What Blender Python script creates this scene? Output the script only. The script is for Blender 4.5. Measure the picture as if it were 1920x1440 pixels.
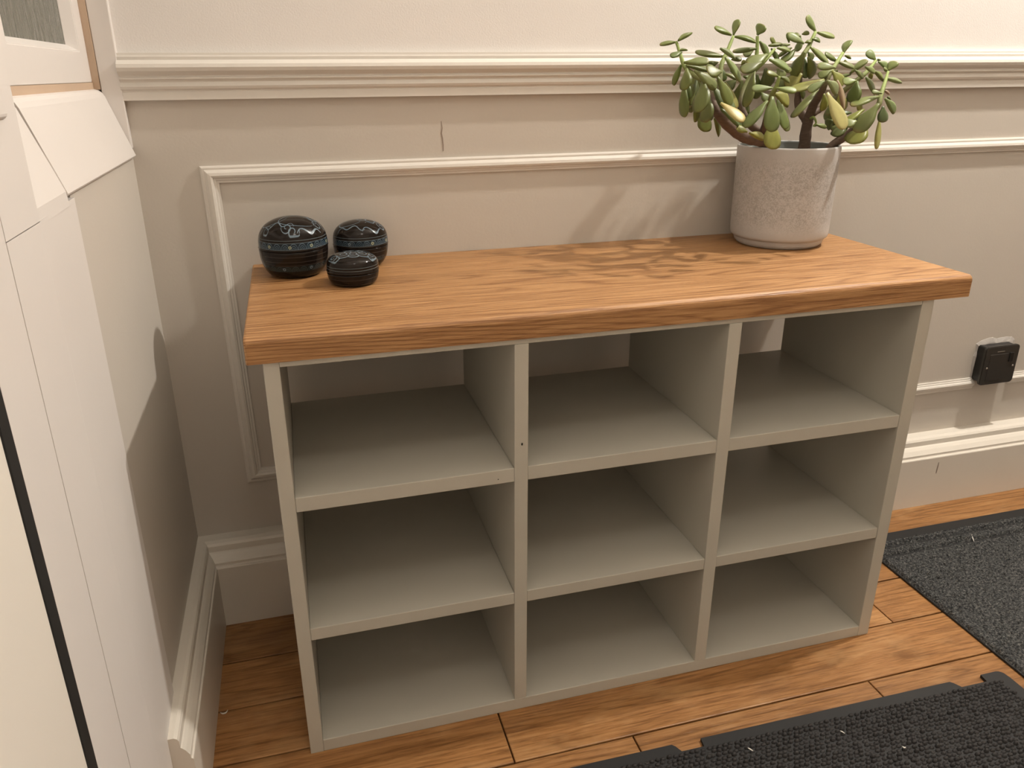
import bpy, bmesh, math, random
import numpy as np
from mathutils import Vector, Matrix

for o in list(bpy.data.objects):
    bpy.data.objects.remove(o)
scene = bpy.context.scene
COL = scene.collection
random.seed(7)

# ------------------------------------------------------------------ camera
cam_data = bpy.data.cameras.new('camera')
cam = bpy.data.objects.new('camera', cam_data)
COL.objects.link(cam)
scene.camera = cam
cam_data.sensor_fit = 'HORIZONTAL'
cam_data.sensor_width = 36.0
cam_data.lens = 1434.05 / 1920 * 36.0
cam_data.shift_x = 27.63 / 1920
cam_data.shift_y = -42.70 / 1920
cam_data.clip_start = 0.02
cam.matrix_world = Matrix((
    (0.965913, 0.098591, -0.239356, 0.04893),
    (-0.258745, 0.339452, -0.904336, -0.83340),
    (-0.007910, 0.935442, 0.353391, 0.87439),
    (0, 0, 0, 1)))

# ------------------------------------------------------------------ world, lamps, exposure
world = bpy.data.worlds.new('night')
scene.world = world
world.use_nodes = True
world.node_tree.nodes['Background'].inputs[0].default_value = (0.10, 0.11, 0.10, 1)
world.node_tree.nodes['Background'].inputs[1].default_value = 0.15


def lamp(name, loc, watts, radius, colour):
    d = bpy.data.lights.new(name, 'POINT')
    d.energy = watts
    d.color = colour
    d.shadow_soft_size = radius
    o = bpy.data.objects.new(name, d)
    o.location = loc
    COL.objects.link(o)
    return o


WARM = (1.0, 0.935, 0.85)
lamp('wall_lamp_bulb', (1.48, 0.090, 1.95), 70.0, 0.026, WARM)
lamp('entrance_lamp_bulb', (0.30, -1.20, 2.55), 8.0, 0.14, WARM)

scene.view_settings.view_transform = 'Standard'
scene.view_settings.look = 'None'
scene.view_settings.gamma = 1.0
scene.view_settings.use_curve_mapping = False
scene.view_settings.exposure = 0.42


# ------------------------------------------------------------------ helpers
def tag(o, label=None, cat=None, group=None, kind=None):
    if label: o['label'] = label
    if cat: o['category'] = cat
    if group: o['group'] = group
    if kind: o['kind'] = kind
    return o


def empty(name, loc=(0, 0, 0), parent=None):
    o = bpy.data.objects.new(name, None)
    o.empty_display_size = 0.03
    o.location = loc
    COL.objects.link(o)
    if parent: o.parent = parent
    return o


def link(name, me, mat, parent=None, smooth=False):
    """one mesh object in world coordinates (a parented mesh is shifted by its parent's location)"""
    o = bpy.data.objects.new(name, me)
    COL.objects.link(o)
    if mat is not None:
        for m in (mat if isinstance(mat, (list, tuple)) else [mat]):
            me.materials.append(m)
    if parent:
        o.parent = parent
        off = Vector((0, 0, 0))
        p = parent
        while p:
            off += p.location
            p = p.parent
        o.location = -off
    if smooth:
        me.polygons.foreach_set('use_smooth', [True] * len(me.polygons))
    return o


def recentre(o):
    """move a mesh object's origin to the middle of its mesh without moving it"""
    me = o.data
    n = len(me.vertices)
    co = np.empty(n * 3)
    me.vertices.foreach_get('co', co)
    co = co.reshape(-1, 3)
    c = (co.min(0) + co.max(0)) / 2
    me.vertices.foreach_set('co', (co - c).ravel())
    o.location = o.location + Vector(c)
    return o


def mesh_of(name, verts, faces):
    me = bpy.data.meshes.new(name)
    me.from_pydata([tuple(v) for v in verts], [], faces)
    me.validate()
    me.update()
    return me


def bm_mesh(name, bm):
    me = bpy.data.meshes.new(name)
    bmesh.ops.recalc_face_normals(bm, faces=bm.faces[:])
    bm.to_mesh(me)
    bm.free()
    return me


def box(name, lo, hi, mat, parent=None, bevel=0.0, seg=1, sel=None, smooth=False):
    bm = bmesh.new()
    bmesh.ops.create_cube(bm, size=1)
    for v in bm.verts:
        v.co = Vector([lo[i] + (v.co[i] + .5) * (hi[i] - lo[i]) for i in range(3)])
    if bevel:
        es = bm.edges[:] if sel is None else [e for e in bm.edges if sel((e.verts[0].co + e.verts[1].co) / 2)]
        bmesh.ops.bevel(bm, geom=es, offset=bevel, segments=seg, affect='EDGES', profile=.5)
    return link(name, bm_mesh(name, bm), mat, parent, smooth)


def prism(name, pts, axis, a, b, mat, parent=None, smooth=False):
    """polygon pts in the two axes other than `axis` (ascending order), extruded from a to b"""
    n = len(pts)
    oth = [i for i in range(3) if i != axis]
    V = []
    for s in (a, b):
        for p in pts:
            v = [0, 0, 0]
            v[axis] = s
            v[oth[0]], v[oth[1]] = p
            V.append(v)
    F = [tuple(range(n)), tuple(range(2 * n - 1, n - 1, -1))]
    for i in range(n):
        j = (i + 1) % n
        F.append((i, i + n, j + n, j))
    me = mesh_of(name, V, F)
    bm = bmesh.new()
    bm.from_mesh(me)
    bmesh.ops.recalc_face_normals(bm, faces=bm.faces[:])
    bm.to_mesh(me)
    bm.free()
    return link(name, me, mat, parent, smooth)


def lathe(name, prof, centre, mat, parent=None, n=48, close=False):
    V, F = [], []
    m = len(prof)
    for r, z in prof:
        for k in range(n):
            t = 2 * math.pi * k / n
            V.append((centre[0] + r * math.cos(t), centre[1] + r * math.sin(t), centre[2] + z))
    for i in range(m - 1):
        for k in range(n):
            l = (k + 1) % n
            F.append((i * n + k, i * n + l, (i + 1) * n + l, (i + 1) * n + k))
    if prof[0][0] > 1e-6: F.append(tuple(range(n))[::-1])
    if prof[-1][0] > 1e-6: F.append(tuple(range((m - 1) * n, m * n)))
    bm = bmesh.new()
    me = mesh_of(name, V, F)
    bm.from_mesh(me)
    bmesh.ops.remove_doubles(bm, verts=bm.verts[:], dist=1e-7)
    bmesh.ops.recalc_face_normals(bm, faces=bm.faces[:])
    bm.to_mesh(me)
    bm.free()
    return link(name, me, mat, parent, True)


def tube_data(pts, n=10, wob=0.0):
    """pts: (x, y, z, radius); returns smooth tapered tube verts / faces"""
    P = []
    for i in range(len(pts) - 1):                     # Catmull-Rom
        p0 = pts[max(i - 1, 0)]; p1 = pts[i]; p2 = pts[i + 1]; p3 = pts[min(i + 2, len(pts) - 1)]
        for s in range(4):
            t = s / 4
            P.append([.5 * ((2 * b) + (c - a) * t + (2 * a - 5 * b + 4 * c - d) * t * t + (3 * b - a - 3 * c + d) * t ** 3)
                      for a, b, c, d in zip(p0, p1, p2, p3)])
    P.append(list(pts[-1]))
    V, F = [], []
    ref = Vector((0.3, 1, 0.1)).normalized()
    m = len(P)
    for i, p in enumerate(P):
        a = Vector(P[max(i - 1, 0)][:3]); b = Vector(P[min(i + 1, m - 1)][:3])
        d = (b - a).normalized()
        u = d.cross(ref)
        if u.length < .1: u = d.cross(Vector((1, 0, 0)))
        u.normalize()
        w = d.cross(u)
        r = p[3] * (1 + wob * math.sin(i * 2.3))
        for k in range(n):
            t = 2 * math.pi * k / n
            V.append(Vector(p[:3]) + (u * math.cos(t) + w * math.sin(t)) * r)
    for i in range(m - 1):
        for k in range(n):
            l = (k + 1) % n
            F.append((i * n + k, i * n + l, (i + 1) * n + l, (i + 1) * n + k))
    F.append(tuple(range(n))[::-1])
    F.append(tuple(range((m - 1) * n, m * n)))
    return V, F


def tube(name, pts, mat, parent=None, n=10, wob=0.0):
    V, F = tube_data(pts, n, wob)
    return link(name, mesh_of(name, V, F), mat, parent, True)


# ------------------------------------------------------------------ materials
class NT:
    def __init__(self, name, rough=0.5, spec=0.5):
        self.m = bpy.data.materials.new(name)
        self.m.use_nodes = True
        self.t = self.m.node_tree
        self.b = self.t.nodes['Principled BSDF']
        self.b.inputs['Roughness'].default_value = rough
        self.b.inputs['Specular IOR Level'].default_value = spec

    def n(self, typ, **kw):
        nd = self.t.nodes.new(typ)
        for k, v in kw.items():
            if hasattr(nd, k): setattr(nd, k, v)
            else: nd.inputs[k].default_value = v
        return nd

    def l(self, a, b): self.t.links.new(a, b)

    def math(self, op, a, b=None, c=None):
        nd = self.n('ShaderNodeMath', operation=op)
        for i, x in enumerate((a, b, c)):
            if x is None: continue
            if isinstance(x, (int, float)): nd.inputs[i].default_value = x
            else: self.l(x, nd.inputs[i])
        return nd.outputs[0]

    def coords(self, scale=(1, 1, 1), rnd=0.0, kind='Object'):
        tc = self.n('ShaderNodeTexCoord')
        mp = self.n('ShaderNodeMapping')
        mp.inputs['Scale'].default_value = scale
        src = tc.outputs[kind]
        if rnd:
            oi = self.n('ShaderNodeObjectInfo')
            cb = self.n('ShaderNodeCombineXYZ')
            m1 = self.math('MULTIPLY', oi.outputs['Random'], rnd)
            m2 = self.math('MULTIPLY', oi.outputs['Random'], rnd * 0.37)
            m3 = self.math('MULTIPLY', oi.outputs['Random'], rnd * 1.71)
            for i, x in enumerate((m1, m2, m3)): self.l(x, cb.inputs[i])
            ad = self.n('ShaderNodeVectorMath', operation='ADD')
            self.l(src, ad.inputs[0]); self.l(cb.outputs[0], ad.inputs[1])
            src = ad.outputs[0]
        self.l(src, mp.inputs['Vector'])
        return mp.outputs[0]

    def noise(self, vec, scale, detail=3, rough=.5, dist=0.0):
        nd = self.n('ShaderNodeTexNoise')
        nd.inputs['Scale'].default_value = scale
        nd.inputs['Detail'].default_value = detail
        nd.inputs['Roughness'].default_value = rough
        nd.inputs['Distortion'].default_value = dist
        self.l(vec, nd.inputs['Vector'])
        return nd.outputs[0]

    def ramp(self, fac, stops):
        nd = self.n('ShaderNodeValToRGB')
        el = nd.color_ramp.elements
        while len(el) < len(stops): el.new(.5)
        for e, (p, c) in zip(el, stops):
            e.position = p
            e.color = (*c, 1)
        self.l(fac, nd.inputs[0])
        return nd.outputs[0]

    def mix(self, fac, a, b, blend='MIX'):
        nd = self.n('ShaderNodeMix', data_type='RGBA', blend_type=blend)
        for s, x in ((0, fac), (6, a), (7, b)):
            if isinstance(x, (int, float)): nd.inputs[s].default_value = x
            elif isinstance(x, tuple): nd.inputs[s].default_value = (*x, 1)
            else: self.l(x, nd.inputs[s])
        return nd.outputs[2]

    def bump(self, h, strength, dist=.001):
        nd = self.n('ShaderNodeBump')
        nd.inputs['Strength'].default_value = strength
        nd.inputs['Distance'].default_value = dist
        self.l(h, nd.inputs['Height'])
        self.l(nd.outputs[0], self.b.inputs['Normal'])

    def col(self, c):
        if isinstance(c, tuple): self.b.inputs['Base Color'].default_value = (*c, 1)
        else: self.l(c, self.b.inputs['Base Color'])


def paint(name, c, rough=.45, var=.06, bscale=350, bstr=.12, spec=.4):
    t = NT(name, rough, spec)
    v = t.coords()
    n = t.noise(v, 9, 4)
    c2 = tuple(x * (1 - var) for x in c)
    t.col(t.mix(n, c, c2))
    t.bump(t.noise(v, bscale, 2), bstr, .0006)
    return t.m


def plain(name, c, rough=.5, metal=0.0, spec=.5):
    t = NT(name, rough, spec)
    t.col(c)
    t.b.inputs['Metallic'].default_value = metal
    return t.m


M = {}
M['upper'] = paint('upper_wall_paint', (.79, .765, .74), .75, .03, 420, .35, .2)
M['dado'] = paint('lower_wall_paint', (.565, .522, .465), .55, .05, 260, .22, .3)
M['rail'] = paint('dado_rail_paint', (.68, .645, .59), .42, .05, 240, .12)
M['skirt'] = paint('skirting_paint', (.72, .675, .60), .38, .10, 160, .18)
M['white'] = paint('white_gloss_paint', (.71, .675, .645), .40, .04, 120, .10)
M['door'] = paint('door_paint', (.78, .74, .67), .36, .03, 120, .08)
M['putty'] = paint('window_putty', (.58, .43, .31), .7, .25, 300, .3)
M['ceil'] = paint('ceiling_paint', (.78, .75, .70), .85, .02)
M['cab'] = paint('cabinet_paint', (.49, .470, .405), .42, .05, 420, .14)
M['black_gap'] = plain('rubber_seal', (.012, .012, .012), .6)
M['crack'] = plain('crack_filler', (.27, .22, .18), .9)
M['hole'] = plain('hole_dark', (.01, .008, .006), .9)
M['groove'] = plain('floor_groove', (.014, .007, .004), .95, 0, .1)
M['plaster'] = paint('bare_plaster', (.50, .47, .44), .9, .15, 200, .6)


def wood(name, cols, rnd, stretch, rough, bstr, knots=False, satv=.25, ringk=7.0, ringw=.30, ramp=(.36, .54, .72)):
    t = NT(name, rough, .4)
    v = t.coords(stretch, rnd)
    warp = t.noise(t.coords((stretch[0] * 1.5, stretch[1] * .5, stretch[2] * .5), rnd), 1.8, 3, .6)
    g = t.noise(v, 1.1, 1.0, .35, .15)
    rings = t.math('FRACT', t.math('MULTIPLY', g, ringk))
    rings = t.math('SUBTRACT', 1.0, t.math('POWER', t.math('ABSOLUTE', t.math('MULTIPLY_ADD', rings, 2.0, -1.0)), 3.0))
    fine = t.noise(t.coords((stretch[0] * 3, stretch[1] * 5, stretch[2] * 5), rnd), 4.0, 3, .6)
    pores = t.noise(t.coords((stretch[0] * 9, stretch[1] * 16, stretch[2] * 16), rnd), 5.0, 2, .6)
    f = t.math('MULTIPLY_ADD', rings, ringw, t.math('MULTIPLY_ADD', fine, .58, t.math('MULTIPLY_ADD', warp, .16, t.math('MULTIPLY_ADD', pores, .34, -.14))))
    c = t.ramp(f, [(ramp[0], cols[0]), (ramp[1], cols[1]), (ramp[2], cols[2])])
    oi = t.n('ShaderNodeObjectInfo')
    hv = t.n('ShaderNodeHueSaturation')
    t.l(c, hv.inputs['Color'])
    t.l(t.math('MULTIPLY_ADD', oi.outputs['Random'], satv, 1 - satv / 2), hv.inputs['Value'])
    c = hv.outputs[0]
    if knots:
        vo = t.n('ShaderNodeTexVoronoi')
        vo.inputs['Scale'].default_value = 3.0
        t.l(t.coords((1.3, 3.2, 1), rnd), vo.inputs['Vector'])
        k = t.ramp(t.math('ADD', vo.outputs['Distance'], t.math('MULTIPLY', fine, .05)), [(.045, (1, 1, 1)), (.095, (0, 0, 0))])
        c = t.mix(t.math('MULTIPLY', k, .6), c, (.10, .05, .022))
        st = t.noise(t.coords((6, 11, 6), rnd), 1.5, 5, .65)
        c = t.mix(t.math('MULTIPLY', t.ramp(st, [(.50, (0, 0, 0)), (.70, (1, 1, 1))]), .45), c, (.20, .10, .045))
        st2 = t.noise(t.coords((7, 16, 6), rnd * 1.3), 1.3, 4, .6)
        c = t.mix(t.math('MULTIPLY', t.ramp(st2, [(.52, (0, 0, 0)), (.70, (1, 1, 1))]), .40), c, (.52, .31, .14))
    t.col(c)
    t.bump(t.math('ADD', pores, t.math('ADD', fine, t.math('MULTIPLY', rings, .4))), bstr, .0007)
    t.l(t.math('MULTIPLY_ADD', fine, .25, rough - .12), t.b.inputs['Roughness'])
    return t.m


M['oak'] = wood('oak', [(.23, .105, .038), (.395, .208, .084), (.49, .285, .130)], 40, (.8, 15, 15), .42, .55, satv=.12, ringk=26.0, ringw=.16, ramp=(.40, .56, .74))
M['floorwood'] = wood('floor_wood', [(.185, .082, .026), (.345, .165, .058), (.44, .240, .095)], 40, (1.0, 13, 13), .36, .30, knots=True, satv=.28, ringk=16.0, ringw=.13)

# ------------------------------------------------------------------ the room
YW = 0.357          # face of the back wall
XL = -0.158         # face of the wall beside the front door
XR, YF, ZC = 4.6, -2.15, 2.75

# back wall: lower part in the darker dado paint, upper part lighter
bm = bmesh.new()
for z0, z1, mi in ((0, .872, 0), (.872, ZC, 1)):
    g = bmesh.ops.create_cube(bm, size=1)
    for v in g['verts']:
        v.co = Vector((-.32 + (v.co.x + .5) * (XR + .42), YW + (v.co.y + .5) * .1, z0 + (v.co.z + .5) * (z1 - z0)))
    for f in bm.faces:
        if all(v in g['verts'] for v in f.verts): f.material_index = mi
wall_back = link('wall_back', bm_mesh('wall_back', bm), [M['dado'], M['upper']])
tag(wall_back, 'cream wall above the dado rail and greige wall below it', None, None, 'structure')

# hairline cracks in the paint (slivers on the wall and skirting)
def sliver(name, pts, w, y, mat, parent):
    V, F = [], []
    for i, (x, z) in enumerate(pts):
        ww = w * (0.25 + math.sin(math.pi * (i + .4) / len(pts)))
        V += [(x - ww, y, z), (x + ww, y, z), (x + ww, y + .002, z), (x - ww, y + .002, z)]
    for i in range(len(pts) - 1):
        a = i * 4
        for k in range(4):
            F.append((a + k, a + (k + 1) % 4, a + 4 + (k + 1) % 4, a + 4 + k))
    F += [(3, 2, 1, 0), tuple(len(V) - 4 + k for k in range(4))]
    return link(name, mesh_of(name, V, F), mat, parent)
sliver('paint_crack', [(.2795, .806), (.2805, .796), (.2790, .788), (.2803, .781), (.2812, .771), (.2812, .762)], .0009, YW - .0004, M['crack'], wall_back)

RAIL = [(0, .9024), (.008, .9024), (.0085, .8995), (.0095, .8975), (.0095, .8935), (.013, .8918), (.0172, .8885), (.0185, .8840),
        (.0172, .8795), (.013, .8757), (.0112, .8738), (.0112, .8722), (.0128, .8712), (.0130, .8695), (.0105, .8672),
        (.0098, .8655), (.0110, .8630), (.0125, .8600), (.0112, .8568), (.009, .8548), (.0086, .8535), (.0095, .8528), (.0095, .8425), (0, .8425)]
o = prism('trim_1', [(YW - d, z) for d, z in RAIL], 0, -.157, XR, M['rail'])
tag(o, 'moulded dado rail running along the whole back wall', None, None, 'structure')

# panel moulding: mitred sweep in the wall plane
PROF = [(0, 0), (0, .0032), (.0025, .0046), (.0055, .0046), (.0062, .0056), (.0095, .0078), (.0135, .0086), (.0165, .0072),
        (.0175, .0052), (.0202, .0046), (.0210, .0034), (.0240, .0030), (.0240, 0)]
def frame_sweep(name, path, inward, mat):
    """path: corner points (x, z) of the outer edge; inward: per point (dx, dz) per unit of width"""
    V, F = [], []
    n = len(PROF)
    for (x, z), (ix, iz) in zip(path, inward):
        for u, d in PROF: V.append((x + ix * u, YW - d, z + iz * u))
    for i in range(len(path) - 1):
        for k in range(n):
            j = (k + 1) % n
            F.append((i * n + k, i * n + j, (i + 1) * n + j, (i + 1) * n + k))
    F += [tuple(range(n)), tuple(range((len(path) - 1) * n, len(path) * n))[::-1]]
    me = mesh_of(name, V, F)
    b = bmesh.new(); b.from_mesh(me)
    bmesh.ops.recalc_face_normals(b, faces=b.faces[:]); b.to_mesh(me); b.free()
    return link(name, me, mat)
ZT, ZB, XP = .7525, .2400, -.0730
o = frame_sweep('trim_2', [(XR, ZT), (XP, ZT), (XP + .006, ZB), (1.403, ZB)], [(0, -1), (1, -1), (1, 1), (0, 1)], M['rail'])
tag(o, 'thin wall panel moulding forming a rectangle behind the shelf unit', None, None, 'structure')
o = frame_sweep('trim_3', [(1.495, ZB), (XR, ZB)], [(0, 1), (0, 1)], M['rail'])
tag(o, 'short run of lower panel moulding to the right of the socket', None, None, 'structure')

SK = [(0, .1495), (.020, .1500), (.0265, .1475), (.0295, .1440), (.0300, .1340), (.0330, .1325), (.0385, .1285), (.0440, .1225), (.0455, .1210),
      (.0455, .1165), (.0465, .1150), (.0490, .1142), (.0500, .1125), (.0500, .0), (0, 0)]
bb = prism('baseboard_back', [(YW - d, z) for d, z in SK], 0, XL, XR, M['skirt'])
tag(bb, 'cream moulded skirting board along the back wall', None, None, 'structure')
sliver('paint_scratch', [(1.308, .101), (1.3075, .092), (1.307, .083), (1.3068, .075)], .0012, YW - .0504, M['crack'], bb)
o = prism('baseboard_left', [(XL + d * .588, z) for d, z in SK], 1, -.078, YW - .012, M['skirt'])
tag(o, 'short cream skirting board in the corner beside the front door', None, None, 'structure')

# wall beside the door: low wall under the side window, wall above, wall beyond the door
wl = box('wall_left', (-.32, -.001, 0), (XL, YW + .05, .775), M['dado'])
tag(wl, 'narrow greige wall below the side window', None, None, 'structure')
o = box('wall_left_upper', (-.32, YF, 1.95), (XL, YW + .05, ZC), M['upper'])
tag(o, None, None, None, 'structure')
o = box('wall_left_far', (-.32, YF, 0), (XL, -1.17, 1.95), M['upper'])
tag(o, None, None, None, 'structure')

# side window with its sloping sill
win = tag(empty('window_1', (-.19, .15, .86)), 'narrow obscured side window beside the front door with sloping white sill', None, None, 'structure')
SL = [(-.1535, .7690), (-.1520, .7712), (-.1530, .7745), (-.1775, .8475), (-.1800, .8525), (-.1840, .8560), (-.1885, .8575), (-.30, .8575), (-.30, .7690)]
o = prism('window_sill', SL, 1, -.030, .3465, M['white'], win)
# the slope runs on to the door post; a thin crack opens towards its top
V = []
for yq, xb, g in ((-.1335, -.1513, 0), (-.0290, -.1530, .0034)):
    V += [(xb, yq, .7600), (xb - .0005, yq, .7735), (-.1790, yq - g, .8480), (-.1850, yq - g, .8555), (-.30, yq - g, .8555), (-.30, yq, .7600)]
F = [(0, 1, 2, 3, 4, 5), (11, 10, 9, 8, 7, 6)] + [(k, k + 6, (k + 1) % 6 + 6, (k + 1) % 6) for k in range(6)]
b = bmesh.new(); me = mesh_of('sill_return', V, F); b.from_mesh(me)
bmesh.ops.recalc_face_normals(b, faces=b.faces[:]); b.to_mesh(me); b.free()
link('sill_return', me, M['white'], win)
# sash: flat face, bevel, glass rebate
def rect(x, y0, y1, z0, z1): return [(x, y0, z0), (x, y1, z0), (x, y1, z1), (x, y0, z1)]
V = rect(-.23, -.11, .3455, .8655, 1.945) + rect(-.190, -.11, .3455, .8655, 1.945) + rect(-.190, .020, .3085, .9035, 1.90) + \
    rect(-.2035, .038, .3010, .9110, 1.89) + rect(-.23, .038, .3010, .9110, 1.89)
F = []
for a in range(4):
    for k in range(4):
        F.append((a * 4 + k, a * 4 + (k + 1) % 4, a * 4 + 4 + (k + 1) % 4, a * 4 + 4 + k))
for k in range(4): F.append((k, (k + 1) % 4, 16 + (k + 1) % 4, 16 + k))
b = bmesh.new(); me = mesh_of('sash', V, F); b.from_mesh(me)
bmesh.ops.recalc_face_normals(b, faces=b.faces[:])
bmesh.ops.bevel(b, geom=[e for e in b.edges if all(abs(v.co.x + .190) < 1e-4 for v in e.verts)], offset=.0012, segments=2, affect='EDGES')
b.to_mesh(me); b.free()
link('sash', me, M['white'], win)
t = NT('obscured_glass', .16, .5)
v = t.coords((1, 9, 2.2))
h = t.noise(v, 9, 3, .55, .6)
t.col((.17, .175, .145))
t.b.inputs['Transmission Weight'].default_value = .25
t.bump(h, .9, .006)
M['glass'] = t.m
box('pane', (-.2100, .037, .910), (-.2040, .3015, 1.891), M['glass'], win)
# putty-coloured joints between sash, sill and lining
box('putty_joint', (-.205, -.11, .8570), (-.1895, .3460, .8660), M['putty'], win)
box('putty_joint', (-.205, .3452, .8570), (-.1815, .3520, 1.95), M['putty'], win)
box('reveal_lining', (-.1812, .3470, .7800), (-.1555, YW + .004, 1.95), M['white'], win, .0012, 2)

# door frame post, seal and front door leaf
fr = tag(empty('trim_4', (-.16, -.2, 0)), 'white painted front door frame post', None, None, 'structure')
prism('inner_post', [(-.150, -.2218), (-.150, -.137), (-.1512, -.132), (-.1545, -.001), (-.30, -.001), (-.30, -.2218)], 2, 0, .764, M['white'], fr)
prism('inner_post', [(-.150, -.2218), (-.150, -.137), (-.1520, -.1345), (-.30, -.1345), (-.30, -.2218)], 2, .7635, 1.95, M['white'], fr)
box('outer_post', (-.30, -.2940, 0), (-.150, -.2226, 1.95), M['white'], fr, .0008, 2)
box('latch_keep', (-.156, -.196, .845), (-.1465, -.166, .985), M['white'], fr, .0040, 3)
seal = box('weather_seal', (-.30, -.3098, 0), (-.1503, -.2938, 1.95), M['black_gap'], fr)
dr = box('door_1', (-.205, -1.165, .008), (-.150, -.3105, 1.945), M['door'], None, .0045, 3)
tag(dr, 'cream front door leaf at the left edge', None, None, 'structure')

# floor boards
floor = box('floor', (-.32, YF, -.06), (XR, YW + .05, -.0110), M['groove'])
tag(floor, 'warm brown wooden plank floor', None, None, 'structure')
rows = []
y = .012
ys = [.012 + .1 * k for k in range(-22, 5)]
known = {(-.088): [.2665, 1.42, 2.5], (-.188): [.4385, .8280, 1.9, 2.9], (.012): [.9612, 2.2], (.112): [.05, 1.30, 2.4], (.212): [.42, 1.62, 2.8]}
for y0 in ys:
    y0 = round(y0, 3)
    a, b_ = max(y0, YF), min(y0 + .1, YW)
    if b_ - a < .01: continue
    js = known.get(y0)
    if js is None:
        x, js = -.3 + random.uniform(.2, 1.0), []
        while x < XR - .2:
            js.append(x); x += random.uniform(.7, 1.3)
    xs = [-.31] + js + [XR]
    for x0, x1 in zip(xs[:-1], xs[1:]):
        dz = random.uniform(-.0004, .0001)
        p = box('floor_plank', (x0 + .0010, a + .0013, -.020), (x1 - .0010, b_ - .0013, dz), M['floorwood'], floor, .0012, 2, lambda c, dz=dz: c.z > dz - .001)
        recentre(p)

o = box('ceiling', (-.32, YF - .1, ZC), (XR + .1, YW + .1, ZC + .05), M['ceil']); tag(o, None, None, None, 'structure')
o = box('wall_front', (-.32, YF - .1, 0), (XR + .1, YF, ZC), M['dado']); tag(o, None, None, None, 'structure')
o = box('wall_right', (XR, YF, 0), (XR + .1, YW + .1, ZC), M['upper']); tag(o, None, None, None, 'structure')

# ------------------------------------------------------------------ cubby unit
W_, H_, D_ = .900, .5745, .296
unit = tag(empty('shelf_unit', (.45, .15, 0)), 'grey-painted open shoe shelf unit with nine cubbyholes under the oak top', 'shelf unit')
BV = dict(bevel=.0009, seg=2)
box('side_panel', (0, 0, 0), (.0178, D_, H_), M['cab'], unit, **BV)
box('side_panel', (.8800, 0, 0), (W_, D_, H_), M['cab'], unit, **BV)
bp = box('bottom_panel', (.0178, .0004, 0), (.8800, D_, .0196), M['cab'], unit, **BV)
box('top_panel', (.0178, .0004, .5675), (.8800, D_, H_), M['cab'], unit, **BV)
dv = box('divider', (.2913, 0, .0196), (.3094, D_, .5675), M['cab'], unit, **BV)
box('divider', (.5811, 0, .0196), (.5999, D_, .5675), M['cab'], unit, **BV)
cols = ((.0178, .2913), (.3094, .5811), (.5999, .8800))
first = None
for z0, z1 in ((.1884, .2067), (.3797, .3995)):
    for i, (a, b_) in enumerate(cols):
        s = box('shelf', (a, .0006 + .0004 * i, z0), (b_, D_, z1), M['cab'], unit, **BV)
        if z0 > .3 and i == 0: first = s
# two old screw holes
lathe('screw_hole', [(0, 0), (.0012, 0), (.0012, .0003), (0, .0003)], (0, 0, 0), M['hole'], None, 10).name = 'screw_hole'
h = bpy.data.objects['screw_hole']
h.rotation_euler = (math.pi / 2, 0, .3)
h.parent = dv; h.location = Vector((.3010, -.0001, .4330)); h.scale = (1.0, 1.6, 1)
h2 = h.copy(); COL.objects.link(h2); h2.parent = first; h2.location = Vector((.2695, .0005, .3868)); h2.scale = (.55, .6, 1)

# ------------------------------------------------------------------ oak worktop
top = tag(empty('worktop', (.47, .18, H_)), 'oiled oak worktop with rounded front edge lying on the grey shelf unit', 'worktop')
T0, T1, TX0, TX1 = H_ + .0002, .6054, -.0174, .9560
sb = [-.0030, .1845, .2285, .3000, YW - .0008]
for i in range(4):
    bm = bmesh.new()
    bmesh.ops.create_cube(bm, size=1)
    lo, hi = (TX0, sb[i], T0), (TX1, sb[i + 1], T1)
    for v in bm.verts:
        v.co = Vector([lo[k] + (v.co[k] + .5) * (hi[k] - lo[k]) for k in range(3)])
    def mid(e): return (e.verts[0].co + e.verts[1].co) / 2
    if i == 0:
        es = [e for e in bm.edges if abs(mid(e).y - lo[1]) < 1e-5 and abs(mid(e).z - hi[2]) < 1e-5]
        bmesh.ops.bevel(bm, geom=es, offset=.0080, segments=5, affect='EDGES', profile=.5)
        es = [e for e in bm.edges if abs(e.verts[0].co.x - e.verts[1].co.x) < 1e-6 and (e.verts[0].co.z > T0 + .004 or e.verts[1].co.z > T0 + .004)
              and max(e.verts[0].co.y, e.verts[1].co.y) < hi[1] + 1 and not all(abs(v.co.y - hi[1]) < 1e-5 for v in e.verts)]
        bmesh.ops.bevel(bm, geom=es, offset=.0028, segments=3, affect='EDGES', profile=.5)
    else:
        es = [e for e in bm.edges if abs(mid(e).z - hi[2]) < 1e-5 and abs(e.verts[0].co.x - e.verts[1].co.x) < 1e-6]
        bmesh.ops.bevel(bm, geom=es, offset=.0028, segments=3, affect='EDGES', profile=.5)
    s = link('stave', bm_mesh('stave', bm), M['oak'], top)
    recentre(s)

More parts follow.
